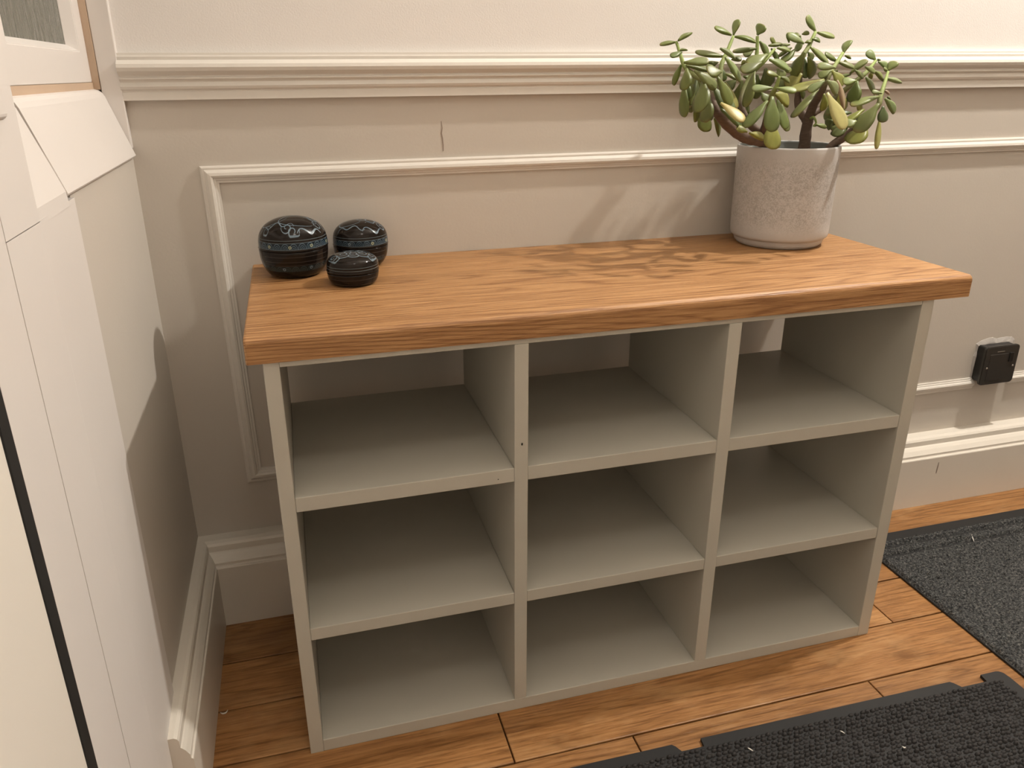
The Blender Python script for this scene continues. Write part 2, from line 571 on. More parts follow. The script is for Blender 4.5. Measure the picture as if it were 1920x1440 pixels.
# ------------------------------------------------------------------ lacquer bowls
def lacquer(name, H, seam, band0, band1, N, low0=None, low1=None):
    t = NT(name, .10, .22)
    tc = t.n('ShaderNodeTexCoord')
    sp = t.n('ShaderNodeSeparateXYZ')
    t.l(tc.outputs['Object'], sp.inputs[0])
    x, y, z = sp.outputs
    ang = t.math('ARCTAN2', y, x)
    def arches(z0, z1, n, ph=0.0):
        u = t.math('SUBTRACT', t.math('FRACT', t.math('MULTIPLY_ADD', ang, n / (2 * math.pi), 8 + ph)), .5)
        v = t.math('DIVIDE', t.math('SUBTRACT', z, z0), z1 - z0)
        d = t.math('SQRT', t.math('ADD', t.math('POWER', t.math('MULTIPLY', u, 2.0), 2), t.math('POWER', v, 2)))
        ring = None
        for r in (.92, .58, .28):
            k = t.math('LESS_THAN', t.math('ABSOLUTE', t.math('SUBTRACT', d, r)), .075)
            ring = k if ring is None else t.math('MAXIMUM', ring, k)
        ins = t.math('MULTIPLY', t.math('GREATER_THAN', z, z0), t.math('LESS_THAN', z, z1))
        return t.math('MULTIPLY', ring, ins), ins
    ring, ins = arches(band0, band1, N)
    c = t.mix(t.noise(t.coords((1, 1, 9)), 60, 2), (.007, .006, .005), (.016, .010, .007))
    c = t.mix(ins, c, (.011, .017, .024))
    c = t.mix(ring, c, (.065, .10, .13))
    if low0 is not None:
        r2, i2 = arches(low0, low1, N)
        c = t.mix(t.math('MULTIPLY', i2, .6), c, (.018, .026, .028))
        c = t.mix(t.math('MULTIPLY', r2, .7), c, (.04, .065, .07))
    for zz in (band0, band1, band1 + .0035):
        k = t.math('LESS_THAN', t.math('ABSOLUTE', t.math('SUBTRACT', z, zz)), .00028)
        c = t.mix(k, c, (.12, .15, .165))
    for zz in (seam - .006, seam - .013, seam - .018):
        k = t.math('LESS_THAN', t.math('ABSOLUTE', t.math('SUBTRACT', z, zz)), .0005)
        c = t.mix(t.math('MULTIPLY', k, .5), c, (.07, .06, .055))
    t.col(c)
    return t.m


t = NT('motif_paint', .30, .4)
t.col(t.mix(t.noise(t.coords(), 140, 2), (.05, .085, .115), (.19, .25, .29)))
M['motif'] = t.m
t = NT('motif_gold', .35, .4); t.col((.30, .32, .20)); M['motif_gold'] = t.m


def bowl(cx, cy, R, H, foot, seam, e_low, e_top, dome, label, bands, swirl, dots):
    z0 = .6055
    root = tag(empty('lacquer_bowl', (cx, cy, z0)), label, 'bowl', 'black lacquer lidded bowls on the worktop')
    mat = lacquer('lacquer', H, seam, *bands)
    wide = H * .49
    body = []
    for i in range(15):
        f = i / 14
        z = seam * f
        q = max(0.0, (wide - z) / wide)
        body.append((foot + (R - foot) * max(0.0, 1 - q ** e_low) ** .58, z))
    body[0] = (foot * .97, 0)
    body += [(body[-1][0] - .0008, seam + .0006), (0, seam + .0006)]
    lid = [(0, seam + .0008), (R * .985, seam + .0008), (R + .0006, seam + .0022)]
    steps = 30
    for i in range(steps + 1):
        z = seam + .003 + (H - seam - .003) * math.sin(math.pi / 2 * i / steps)
        q = max(0.0, (z - wide) / (H - wide))
        lid.append((R * max(0.0, 1 - q ** e_top) ** dome + (.0006 if z < wide else 0), z))
    lid[-1] = (0, H)
    bo = lathe('body', body, (0, 0, 0), mat, None, 56)
    bo.parent = root; bo.location = (0, 0, 0)
    lo = lathe('lid', lid, (0, 0, 0), mat, None, 56)
    lo.parent = root; lo.location = (0, 0, 0)
    # painted line work laid on the lid: ribbons following the dome
    rs = [p[0] for p in lid[3:]][::-1]; zs = [p[1] for p in lid[3:]][::-1]
    def surf(px, py):
        r = min(math.hypot(px, py), R * .985)
        return float(np.interp(r, rs, zs))
    V, F = [], []
    def ribbon(pts, w):
        base = len(V)
        m = len(pts)
        for i, (px, py) in enumerate(pts):
            ax, ay = pts[max(i - 1, 0)]; bx, by = pts[min(i + 1, m - 1)]
            dx, dy = bx - ax, by - ay
            l = math.hypot(dx, dy) or 1
            ww = w * (.35 + .65 * math.sin(math.pi * (i + .5) / m))
            for s in (-1, 1):
                qx, qy = px - s * dy / l * ww, py + s * dx / l * ww
                V.append((qx, qy, surf(qx, qy) + .00022))
        for i in range(m - 1):
            a = base + 2 * i
            F.append((a, a + 1, a + 3, a + 2))
    for pts, w in swirl:
        q = [(p[0] * 1.18, p[1] * 1.22 - .24) for p in pts]
        q = [(a_ * min(1, .93 / max(math.hypot(a_, b_), 1e-6)), b_ * min(1, .93 / max(math.hypot(a_, b_), 1e-6))) for a_, b_ in q]
        ribbon([(a_ * R, b_ * R) for a_, b_ in q], w * .8)
    mo = link('painted_motif', mesh_of('painted_motif', V, F), M['motif'])
    mo.parent = lo; mo.location = (0, 0, 0)
    # small pale rosettes on the band
    for a, z, mm in dots:
        a = math.radians(a)
        rr = float(np.interp(z, zs[::-1], rs[::-1])) if z > seam else float(np.interp(z, [p[1] for p in body[:15]], [p[0] for p in body[:15]]))
        Vd, Fd = [], []
        for ring_r in (.0010, .0022):
            for k in range(12):
                tt = 2 * math.pi * k / 12
                th = a + ring_r * math.cos(tt) / rr
                zz2 = z + ring_r * math.sin(tt)
                r2 = (float(np.interp(zz2, zs[::-1], rs[::-1])) if z > seam else float(np.interp(zz2, [p[1] for p in body[:15]], [p[0] for p in body[:15]]))) + .00025
                Vd.append((r2 * math.cos(th), r2 * math.sin(th), zz2))
        for k in range(12):
            Fd.append((k, (k + 1) % 12, 12 + (k + 1) % 12, 12 + k))
        d = link('rosette', mesh_of('rosette', Vd, Fd), mm)
        d.parent = lo if z > seam else bo
        d.location = (0, 0, 0)
    return root


def wave(x0, y0, x1, y1, amp, n, m=28, ph=0):
    L_ = math.hypot(x1 - x0, y1 - y0); nx, ny = -(y1 - y0) / L_, (x1 - x0) / L_
    return [(x0 + (x1 - x0) * i / m + nx * amp * math.sin(ph + n * 2 * math.pi * i / m), y0 + (y1 - y0) * i / m + ny * amp * math.sin(ph + n * 2 * math.pi * i / m)) for i in range(m + 1)]


def curl(cx, cy, r, a0, turns=1.3, m=22, sgn=1):
    return [(cx + r * (1 - .8 * i / m) * math.cos(a0 + sgn * turns * 2 * math.pi * i / m), cy + r * (1 - .8 * i / m) * math.sin(a0 + sgn * turns * 2 * math.pi * i / m)) for i in range(m + 1)]


def arc(cx, cy, rx, ry, a0, a1, m=26):
    return [(cx + rx * math.cos(math.radians(a0 + (a1 - a0) * i / m)), cy + ry * math.sin(math.radians(a0 + (a1 - a0) * i / m))) for i in range(m + 1)]


big = [(arc(.12, -.10, .42, .26, -20, 330), .0007), (arc(-.38, .10, .30, .24, 20, 340), .0007), (wave(-.75, -.05, .05, -.38, .07, 2.5), .0009),
       (curl(-.12, -.40, .14, 2.6), .0008), (curl(.02, -.50, .16, .4, 1.2, 22, -1), .0010), (wave(.12, -.52, .72, -.22, .05, 1.5), .0012),
       (wave(-.55, .42, .55, .36, .09, 3), .0010), (curl(.52, .12, .17, 1.0), .0008), (curl(.60, -.08, .12, 2.0), .0007), (wave(.30, .15, .80, .05, .05, 2), .0008),
       (arc(-.05, .30, .5, .16, 10, 170), .0007), (arc(.15, .52, .35, .12, 0, 360), .0006), (wave(-.70, .18, -.30, .38, .04, 1.5), .0008), (curl(-.60, -.22, .12, 0), .0007)]
mid = [(wave(-.7, -.15, .1, -.45, .06, 2), .0010), (arc(-.30, .05, .32, .25, 10, 350), .0008), (wave(.02, -.50, .62, -.28, .08, 1.2), .0011), (curl(.35, .10, .22, 1), .0009),
       (curl(.10, .18, .18, 2.2), .0008), (curl(.55, .22, .16, .5, 1.3, 22, -1), .0009), (wave(-.6, .42, .5, .48, .07, 3), .0009), (curl(.62, -.08, .13, 2.4), .0008), (arc(-.05, .55, .4, .12, 0, 360), .0007),
       (wave(.15, -.15, .7, .10, .06, 2), .0008)]
small = []
for k in range(5):
    ax = -.62 + .31 * k
    small += [(curl(ax, -.05 + .08 * (k % 2), .19, 2.8 + .3 * k, 1.4), .0010), (arc(ax + .02, -.22 + .05 * (k % 2), .17, .10, 150, 400), .0011)]
small += [(wave(-.6, .32, .6, .34, .08, 3), .0010), (wave(-.4, .52, .45, .52, .05, 2), .0008), (curl(-.1, .2, .16, 1), .0009), (curl(.25, .22, .15, 3), .0009)]
G_, S_ = M['motif_gold'], M['motif']
bowl(.0457, .2810, .0480, .0825, .0300, .0395, 2.2, 3.0, .50, 'large round black lacquer bowl with lid, tallest of the three, at the left end',
     (.0440, .0530, 26, .0125, .0205), big, [(-132, .0480, G_), (-96, .0475, G_), (-60, .0480, G_), (-20, .0480, G_), (-110, .0165, S_), (-62, .0170, S_)])
bowl(.1428, .3135, .0405, .0665, .0255, .0300, 2.2, 3.2, .48, 'medium black lacquer lidded bowl standing against the wall behind the smallest one',
     (.0345, .0425, 24, .0100, .0165), mid, [(-70, .0380, G_), (-28, .0380, G_), (-118, .0380, S_)])
bowl(.1210, .2055, .0350, .0425, .0260, .0170, 2.6, 3.8, .44, 'smallest flat black lacquer lidded bowl in front of the other two',
     (.0235, .0237, 26), small, [])

# ------------------------------------------------------------------ potted jade plant
PX, PY, PZ = .8265, .2705, .6055
plant = tag(empty('potted_jade_plant', (PX, PY, PZ)), 'green jade plant with thick leaves in a speckled grey pot on the oak worktop', 'potted plant')
t = NT('glazed_pot', .48, .35)
v = t.coords()
n1 = t.noise(v, 270, 3, .6, 1.4)
n2 = t.noise(v, 22, 3, .6)
sp = t.n('ShaderNodeSeparateXYZ'); tc = t.n('ShaderNodeTexCoord'); t.l(tc.outputs['Object'], sp.inputs[0])
band = t.ramp(t.math('DIVIDE', sp.outputs[2], .157), [(.14, (0, 0, 0)), (.30, (1, 1, 1)), (.80, (1, 1, 1)), (.93, (0, 0, 0))])
f = t.math('MULTIPLY', t.ramp(n1, [(.44, (0, 0, 0)), (.58, (1, 1, 1))]), band)
c = t.mix(t.math('MULTIPLY', f, .62), (.475, .465, .452), (.275, .255, .23))
c = t.mix(t.math('MULTIPLY', t.ramp(n2, [(.45, (0, 0, 0)), (.7, (1, 1, 1))]), .30), c, (.60, .575, .55))
t.col(c)
t.bump(n1, .25, .0006)
M['pot'] = t.m
M['pot_in'] = paint('pot_inside', (.22, .24, .23), .6, .2, 200, .2)
PH = .1575
pot = lathe('pot', [(0, 0), (.0620, 0), (.0660, .0012), (.0695, .0055), (.0708, .0105), (.0712, .0128), (.0735, .0132), (.0758, .0150), (.0770, .0185), (.0775, .0300),
                    (.0785, .1450), (.0787, .1545), (.0780, .1572), (.0765, .1575), (.0750, .1565), (.0745, .1540), (.0740, .1280), (.0700, .1260), (0, .1260)],
            (0, 0, 0), [M['pot'], M['pot_in']], None, 72)
for p in pot.data.polygons:
    c = p.center
    if c.z > .125 and math.hypot(c.x, c.y) < .0747: p.material_index = 1
pot.parent = plant; pot.location = (0, 0, 0)
t = NT('soil', .95, .1)
t.col(t.mix(t.noise(t.coords(), 160, 4), (.05, .035, .025), (.14, .11, .085)))
t.bump(t.noise(t.coords(), 220, 4), 1.0, .003)
so = lathe('soil', [(.0736, .1262), (.0738, .1345), (.060, .1372), (.030, .1385), (0, .1390)], (0, 0, 0), t.m, None, 40)
so.parent = pot; so.location = (0, 0, 0)

t = NT('jade_stem', .62, .3)
tc = t.n('ShaderNodeTexCoord'); at = t.n('ShaderNodeAttribute', attribute_name='young')
nz = t.noise(t.coords((1, 1, 3)), 130, 3)
old = t.mix(nz, (.075, .047, .033), (.170, .120, .090))
new = t.mix(nz, (.20, .26, .075), (.27, .34, .11))
t.col(t.mix(at.outputs['Fac'], old, new))
t.bump(nz, .5, .0008)
M['stem'] = t.m
STEMS = [
    [(0.8, 0.256, 0.733, 0.0095), (0.78, 0.251, 0.76, 0.0095), (0.7573, 0.2435, 0.7722, 0.0093), (0.7338, 0.235, 0.7765, 0.009), (0.7097, 0.2255, 0.7838, 0.0086), (0.6763, 0.2122, 0.8012, 0.0078), (0.6558, 0.2087, 0.8196, 0.0065), (0.6502, 0.2175, 0.8398, 0.005), (0.6439, 0.2263, 0.858, 0.0042), (0.6289, 0.235, 0.869, 0.0038), (0.6189, 0.2437, 0.8798, 0.0032), (0.6162, 0.256, 0.8981, 0.0026), (0.6143, 0.2665, 0.9142, 0.002)],
    [(0.6558, 0.2087, 0.8196, 0.0055), (0.6675, 0.2263, 0.8468, 0.0048), (0.6776, 0.2437, 0.8795, 0.0036), (0.6917, 0.256, 0.898, 0.003), (0.7089, 0.27, 0.9218, 0.0022)],
    [(0.796, 0.255, 0.7411, 0.008), (0.7798, 0.2499, 0.7728, 0.0075), (0.7602, 0.2449, 0.7824, 0.0065), (0.737, 0.2477, 0.7978, 0.0058), (0.7254, 0.256, 0.8225, 0.005), (0.7355, 0.27, 0.8489, 0.004), (0.7517, 0.2752, 0.8717, 0.0036), (0.7594, 0.2826, 0.8984, 0.003), (0.7606, 0.2879, 0.9227, 0.0024)],
    [(0.7602, 0.2449, 0.7824, 0.0055), (0.742, 0.2096, 0.8149, 0.0048), (0.7293, 0.186, 0.8394, 0.004), (0.7283, 0.1755, 0.8526, 0.003), (0.7284, 0.172, 0.866, 0.002)],
    [(0.7517, 0.2752, 0.8717, 0.0032), (0.7681, 0.27, 0.8891, 0.0028), (0.7865, 0.2784, 0.9043, 0.0022)],
    [(0.8657, 0.285, 0.7357, 0.0105), (0.865, 0.283, 0.7571, 0.0098), (0.8614, 0.2782, 0.7907, 0.0085), (0.8591, 0.2665, 0.8197, 0.0068), (0.8541, 0.2437, 0.8416, 0.0052), (0.8554, 0.235, 0.8633, 0.0042), (0.8749, 0.2472, 0.8806, 0.0032), (0.8989, 0.2648, 0.8978, 0.0024)],
    [(0.8605, 0.2783, 0.7965, 0.007), (0.854, 0.2857, 0.8093, 0.0065), (0.8487, 0.291, 0.8231, 0.0058), (0.8449, 0.2889, 0.8513, 0.005), (0.8389, 0.2805, 0.8905, 0.0042), (0.8514, 0.2858, 0.9075, 0.0034), (0.8688, 0.2973, 0.9296, 0.0024)],
    [(0.8615, 0.27, 0.8082, 0.006), (0.8793, 0.2721, 0.8167, 0.005), (0.9042, 0.27, 0.8348, 0.0045), (0.9237, 0.256, 0.8571, 0.004), (0.9408, 0.256, 0.8702, 0.0032), (0.9704, 0.2752, 0.8868, 0.0022)],
    [(0.8757, 0.25, 0.7388, 0.0075), (0.8897, 0.245, 0.7619, 0.007), (0.9059, 0.2341, 0.7785, 0.0062), (0.9148, 0.2189, 0.7969, 0.005), (0.931, 0.2087, 0.8205, 0.0042), (0.9381, 0.214, 0.8357, 0.0036), (0.9554, 0.2297, 0.8546, 0.0028), (0.9746, 0.249, 0.8699, 0.002)],
    [(0.8583, 0.2669, 0.802, 0.0022), (0.8568, 0.2573, 0.8041, 0.002), (0.8606, 0.2554, 0.796, 0.0016), (0.8579, 0.2561, 0.7913, 0.0016), (0.8636, 0.256, 0.7919, 0.0014)]]
for pts in STEMS:
    V, F = tube_data(pts, 10, .05)
    me = mesh_of('stem', V, F)
    o = link('stem', me, M['stem'], plant, True)
    at = me.attributes.new('young', 'FLOAT', 'POINT')
    n = len(V)
    zz = np.array([v[2] for v in V])
    rad = np.interp(np.arange(n) / n, np.linspace(0, 1, len(pts)), [p[3] for p in pts])
    at.data.foreach_set('value', np.clip((.0052 - rad) / .0022, 0, 1))

# leaves: thick obovate blades, one mesh per bend, shared
def leaf_mesh(bend, cup):
    NL, NW = 11, 5
    V, F = [], []
    for side in (1, -1):
        for i in range(NL + 1):
            s = 1 - (1 - i / NL) ** 1.45
            hw = .10 + .40 * math.sin(min(1, s / .64) * math.pi / 2) ** 1.7
            if s > .70: hw *= max(0.0, 1 - ((s - .70) / .302) ** 2.6) ** .5
            th = (.085 + .10 * math.sin(math.pi * min(1, s * 1.05)) ** .8) * (1 if s < .97 else .45)
            for j in range(NW + 1):
                u = -1 + 2 * j / NW
                w_ = hw * u
                edge = math.sqrt(max(0.0, 1 - u * u))
                y = side * th * .5 * (edge ** .75) - bend * (s * s) + cup * u * u * hw
                V.append((w_, y, s))
    n = (NL + 1) * (NW + 1)
    for sd in (0, 1):
        for i in range(NL):
            for j in range(NW):
                a = sd * n + i * (NW + 1) + j
                q = (a, a + 1, a + NW + 2, a + NW + 1)
                F.append(q if sd else q[::-1])
    b = bmesh.new(); me = mesh_of('leaf', V, F); b.from_mesh(me)
    bmesh.ops.remove_doubles(b, verts=b.verts[:], dist=.004)
    bmesh.ops.holes_fill(b, edges=[e for e in b.edges if e.is_boundary])
    bmesh.ops.recalc_face_normals(b, faces=b.faces[:])
    b.to_mesh(me); b.free()
    me.polygons.foreach_set('use_smooth', [True] * len(me.polygons))
    return me


t = NT('jade_leaf', .40, .30)
oi = t.n('ShaderNodeObjectInfo')
tc = t.n('ShaderNodeTexCoord'); sp = t.n('ShaderNodeSeparateXYZ'); t.l(tc.outputs['Object'], sp.inputs[0])
n1 = t.noise(t.coords((1, 1, 1), 30), 3.0, 3)
hv = t.n('ShaderNodeHueSaturation')
t.l(oi.outputs['Color'], hv.inputs['Color'])
t.l(t.math('MULTIPLY_ADD', n1, .5, .75), hv.inputs['Value'])
tip = t.ramp(sp.outputs[2], [(.86, (0, 0, 0)), (1.0, (1, 1, 1))])
t.col(t.mix(t.math('MULTIPLY', tip, t.math('MULTIPLY', oi.outputs['Random'], .45)), hv.outputs[0], (.30, .20, .08)))
t.b.inputs['Subsurface Weight'].default_value = .12
t.b.inputs['Subsurface Radius'].default_value = (.004, .006, .002)
t.b.inputs['Subsurface Scale'].default_value = .5
M['leaf'] = t.m
LM = [leaf_mesh(b_, c_) for b_, c_ in ((.02, .03), (.10, .05), (.18, .04), (-.06, .03))]
for me in LM: me.materials.append(M['leaf'])
LC = {'g': (.128, .158, .046), 'd': (.098, .122, .042), 'l': (.168, .205, .074), 'y': (.215, .220, .052), 'p': (.360, .330, .120), 'k': (.300, .220, .140)}
LEAVES = '6163 2700 9136 5946 2746 9124 51 g;6148 2612 9153 6368 2715 9279 66 g;6138 2525 9016 6268 2583 9058 44 g;6080 2350 8992 5892 2263 8950 79 g;5846 1825 8847 6146 1753 8851 116 g;6166 2350 8812 6583 2430 8776 86 d;6178 2525 8826 6141 2663 8572 87 g;6038 2088 8770 5966 1954 8522 162 g;6117 2263 8570 6060 2179 8164 137 g;6234 2350 8581 6174 2261 8365 102 g;5967 1738 8744 6281 1682 8549 150 g;6277 1562 8728 6060 1540 8730 175 g;6116 1738 8614 5976 1508 8260 227 g;6328 1912 8399 6219 1780 8105 183 g;6381 2088 8216 6332 1983 7948 202 g;6361 2350 8346 6451 2406 8054 103 g;6485 2612 8632 6446 2530 8395 90 d;6396 2525 8550 6350 2427 8288 51 g;6273 1650 8665 6491 1619 8325 150 g;6361 1912 8531 6551 1674 8230 183 d;6260 1475 8327 6450 1212 8141 129 p;6401 1685 8232 6793 1748 8033 132 d;6715 2175 8578 6820 2009 8267 101 y;6742 2437 8067 6989 2592 7849 113 g;7119 2752 9228 7140 2728 9433 112 l;7002 2612 9229 6756 2637 9328 67 g;7147 2752 9212 7453 2686 9193 67 g;6901 2612 8934 6532 2715 9000 75 g;6586 2175 9033 6864 2236 8947 64 l;6627 2088 8913 6955 2156 8643 99 l;7217 2910 8897 7365 2899 8903 84 g;7463 3015 8818 7506 2997 8882 70 y;6878 2700 8853 6713 2672 8840 90 g;6782 2437 8782 6810 2347 8631 88 d;7092 2700 8739 7213 2681 8689 76 g;6806 2350 8692 6985 2268 8636 66 l;7273 2805 8609 7098 2808 8496 169 d;7346 2752 8594 7267 2757 8261 169 g;7425 2910 8299 7494 2826 8025 172 g;7624 2910 9243 7662 2863 9381 168 l;7531 2752 9048 7226 2848 9016 53 g;7489 2612 9142 7703 2698 8976 97 l;7468 2350 8955 7146 2264 8846 177 g;7214 2088 8843 6914 2054 8738 158 d;7337 2437 8722 7122 2226 8296 148 g;7723 2752 8764 7847 2839 8515 230 d;7628 2805 8678 7711 2870 8354 154 d;7774 2805 9092 8006 2867 9108 46 g;7942 2858 9079 7831 2846 9199 62 g;7858 2858 9051 8014 2901 8893 69 g;7857 2700 9054 8097 2742 9033 76 l;7396 2175 8884 7755 2205 8787 117 l;7895 2525 8804 7956 2458 8718 90 g;7968 2805 8762 8046 2762 8631 139 g;7282 1738 8656 7095 1683 8716 63 g;7307 1738 8648 7471 1724 8613 70 g;7090 1562 8508 6837 1620 8503 104 l;7212 1650 8505 7439 1550 8457 91 l;7366 1912 8425 7668 1968 8322 188 y;7034 1562 8338 6702 1503 8049 153 g;6871 1212 8408 6826 1064 8013 202 g;7048 1387 8074 6990 1269 7750 229 y;7250 1650 8345 7313 1459 8011 127 g;7501 1912 8285 7486 1701 7951 116 d;7266 2088 8436 7335 2009 8334 117 g;6824 1650 7923 6673 1648 7987 92 y;6803 1562 7916 7050 1622 7844 106 y;8719 3015 9303 8491 2941 9491 102 l;8719 2962 9286 9005 2976 9222 70 l;8558 2858 9187 8695 2834 9186 78 g;8314 2700 9117 8093 2773 9239 115 l;8157 2858 9136 8126 2853 9271 77 g;8394 2910 9224 8300 2949 9262 85 g;8481 3015 9266 8588 3017 9281 70 g;8213 2752 9041 7996 2693 8862 123 g;8155 2437 8990 8133 2635 8674 173 g;8453 2752 8925 8673 2824 8655 171 g;8477 2858 8905 8514 2852 8641 125 d;8437 2700 9067 8808 2794 8867 77 l;8592 2962 9002 8689 2961 8899 110 g;8184 2805 9063 8019 2866 8965 54 g;8215 2910 9109 8041 2909 9088 47 g;8220 2525 8687 8045 2614 8516 214 y;8441 2858 9137 8535 2845 9165 62 g;8396 2910 9210 8343 2869 9022 109 d;9044 2700 8981 9146 2767 9163 133 l;9010 2612 8942 9132 2633 8914 39 g;8880 2612 8857 8648 2579 8964 62 g;8832 2525 8848 9065 2462 8782 77 g;8467 2088 8762 8226 2107 8811 106 l;8595 2350 8727 8435 2380 8657 121 g;8613 2350 8727 8771 2261 8541 152 y;8362 2175 8602 7906 2213 8453 142 y;8112 1825 8587 7900 1843 8473 116 l;8021 1650 8596 8251 1648 8458 143 l;8389 1912 8590 8610 1899 8246 66 k;8742 2263 8412 8817 2276 8148 198 y;7981 1562 8437 8194 1384 7994 185 p;8329 2088 8406 8386 2089 8179 119 y;8136 2000 8453 7681 1832 8175 81 g;8422 2805 8435 8548 2834 8343 95 g;9148 2612 8680 9337 2553 8883 110 g;9708 2752 8870 9573 2779 9003 112 l;9737 2752 8869 9758 2739 8899 45 g;9793 2805 8855 9972 2773 8779 96 l;9846 2612 8719 9954 2612 8837 143 l;9775 2525 8704 9701 2548 8749 40 g;9192 2350 8780 9372 2366 8707 77 l;9440 2437 8714 9697 2488 8609 78 g;9727 2805 8706 9691 2832 8616 80 y;9169 2612 8665 9050 2691 8651 55 l;9021 2350 8731 9206 2378 8636 69 l;9312 2437 8620 9641 2598 8422 85 l;8865 2088 8584 8688 2138 8571 123 l;9016 2263 8574 8959 2217 8294 206 g;9441 2700 8272 9472 2648 8136 88 y;9618 2350 8603 9904 2382 8563 62 l;9282 2000 8395 9146 2037 8425 68 l;9608 2350 8427 9704 2326 8397 54 k;9311 2088 8350 8882 2084 8285 92 g;9125 1738 8334 9360 1743 8160 118 l;9835 2525 8316 9888 2501 8323 48 d;8951 1650 8269 8692 1683 7907 234 g;9485 2175 8207 9492 2150 7985 155 d;8932 1912 8176 8620 1902 8011 90 y;9175 2088 7930 8881 2009 7721 262 y;9538 2263 7993 9547 2234 7593 79 p;8545 1562 8038 8390 1575 8006 138 l;9072 2350 8103 8928 2343 8114 62 d;9104 2525 7921 8908 2432 7787 175 d;8588 2525 7933 8757 2521 7891 71 l;9065 2612 7901 8970 2588 7859 112 d;6659 2877 8810 6605 2867 8441 157 g;6643 3113 8515 6628 3089 8225 189 l;6715 3100 8342 6692 3167 8147 136 d;6624 2907 8333 6838 2976 8086 138 l;6853 3138 8660 6912 3224 8377 103 g;6872 2949 8212 7058 2978 8054 114 d;6741 2945 8810 6751 2982 8702 89 g;6822 3159 8743 6963 3225 8653 67 d;7619 2971 9030 7494 3007 8967 119 l;7546 3006 8780 7644 3044 8791 73 g;7532 3032 8652 7784 3081 8593 95 l;7232 2933 8427 7230 2876 8040 215 l;7586 2920 8299 7572 2945 7952 133 l;8548 3031 8600 8582 3135 8509 120 g;8354 3032 8619 8238 3145 8488 149 g;9224 2870 8890 9240 2873 8811 78 l;9259 3064 8729 9297 3177 8685 55 g;9425 3125 8265 9319 3203 7938 245 g;9294 3019 8286 9105 2985 8096 93 l;9477 3037 8012 9386 3024 7788 269 g;8910 2994 8116 8875 2995 8119 145 d;9297 3069 7956 9284 3170 7862 176 d'
CAMP = Vector((.049, -.833, .874))
rl = random.Random(11)
for rec in LEAVES.split(';'):
    a = rec.split()
    v = [int(q) / 1e4 for q in a[:7]]
    B, Tp, w = Vector(v[:3]), Vector(v[3:6]), v[6]
    Tp = Tp + (Tp - B) * .10
    axis = Tp - B
    L_ = axis.length
    axis.normalize()
    face = (CAMP - B)
    face = (face - axis * face.dot(axis)).normalized()
    width = max(w * 1.30, .50 * L_, .0085)
    roll = math.acos(max(.25, min(1, w / width))) if width > w * 1.03 else rl.uniform(-.3, .3)
    n1 = Matrix.Rotation(roll, 3, axis) @ face
    n2 = Matrix.Rotation(-roll, 3, axis) @ face
    nrm = n1 if n1.z > n2.z else n2
    side = nrm.cross(axis).normalized()
    o = bpy.data.objects.new('leaf', LM[rl.choice((0, 0, 1, 1, 2, 3))])
    COL.objects.link(o)
    o.parent = plant
    thick = min(.0062, max(.0042, .20 * L_)) / .185
    R3 = Matrix((side * width, nrm * thick, axis * L_)).transposed()
    M4 = R3.to_4x4()
    M4.translation = B - Vector((PX, PY, PZ))
    o.matrix_local = M4
    c = LC[a[7]]
    k = rl.uniform(.88, 1.12)
    o.color = (c[0] * k * rl.uniform(.92, 1.08), c[1] * k, c[2] * k * rl.uniform(.85, 1.15), 1)

# ------------------------------------------------------------------ wall socket
M['plate'] = plain('black_nickel_plate', (.045, .042, .038), .34, .30)
M['blackplastic'] = plain('black_plastic', (.008, .008, .008), .38)
M['screw'] = plain('screw_metal', (.55, .52, .48), .3, 1.0)
sock = tag(empty('wall_socket', (1.433, YW, .298)), 'dark metal plug socket standing proud of the wall above the skirting', 'socket')
SX0, SX1, SZ0, SZ1, SYF = 1.392, 1.478, .2560, .3400, .3290
o = box('back_box', (SX0 + .006, SYF + .0055, SZ0 + .004), (SX1 - .002, YW + .02, SZ1 - .003), M['blackplastic'], sock, .004, 3)
o = box('plate', (SX0, SYF, SZ0), (SX1, SYF + .0060, SZ1), M['plate'], sock, .0075, 4, lambda c: abs(c.y - SYF - .003) < .0005)
pl = o
b = bmesh.new(); b.from_mesh(o.data)
bmesh.ops.bevel(b, geom=[e for e in b.edges if all(v.co.y < SYF + 1e-5 for v in e.verts)], offset=.0014, segments=2, affect='EDGES')
b.to_mesh(o.data); b.free()
cxs = (SX0 + SX1) / 2
box('rocker_switch', (SX1 - .024, SYF - .0022, SZ1 - .036), (SX1 - .013, SYF + .001, SZ1 - .016), M['blackplastic'], sock, .0012, 2)
for lo, hi in (((cxs - .012, SZ1 - .034), (cxs - .004, SZ1 - .028)), ((cxs - .010, SZ0 + .035), (cxs - .006, SZ0 + .044)),
               ((cxs - .022, SZ0 + .014), (cxs - .015, SZ0 + .019)), ((cxs - .006, SZ0 + .015), (cxs + .001, SZ0 + .020))):
    box('pin_slot', (lo[0], SYF - .0003, lo[1]), (hi[0], SYF + .001, hi[1]), M['hole'], pl)
box('socket_insert', (SX0 + .013, SYF - .0008, SZ0 + .009), (SX1 - .027, SYF + .001, SZ1 - .017), M['plate'], sock, .0006, 1)
box('legend_strip', (cxs - .014, SYF - .0006, SZ1 - .0125), (cxs + .004, SYF + .001, SZ1 - .0110), plain('legend_grey', (.20, .18, .15), .5), sock)
for sx in (SX0 + .0105, SX1 - .0090):
    s = lathe('screw', [(0, 0), (.0022, 0), (.0018, .0009), (0, .0010)], (0, 0, 0), M['screw'], None, 14)
    s.rotation_euler = (math.pi / 2, 0, 0)
    s.parent = sock
    s.location = Vector((sx, SYF - .0001, (SZ0 + SZ1) / 2 - .004)) - sock.location
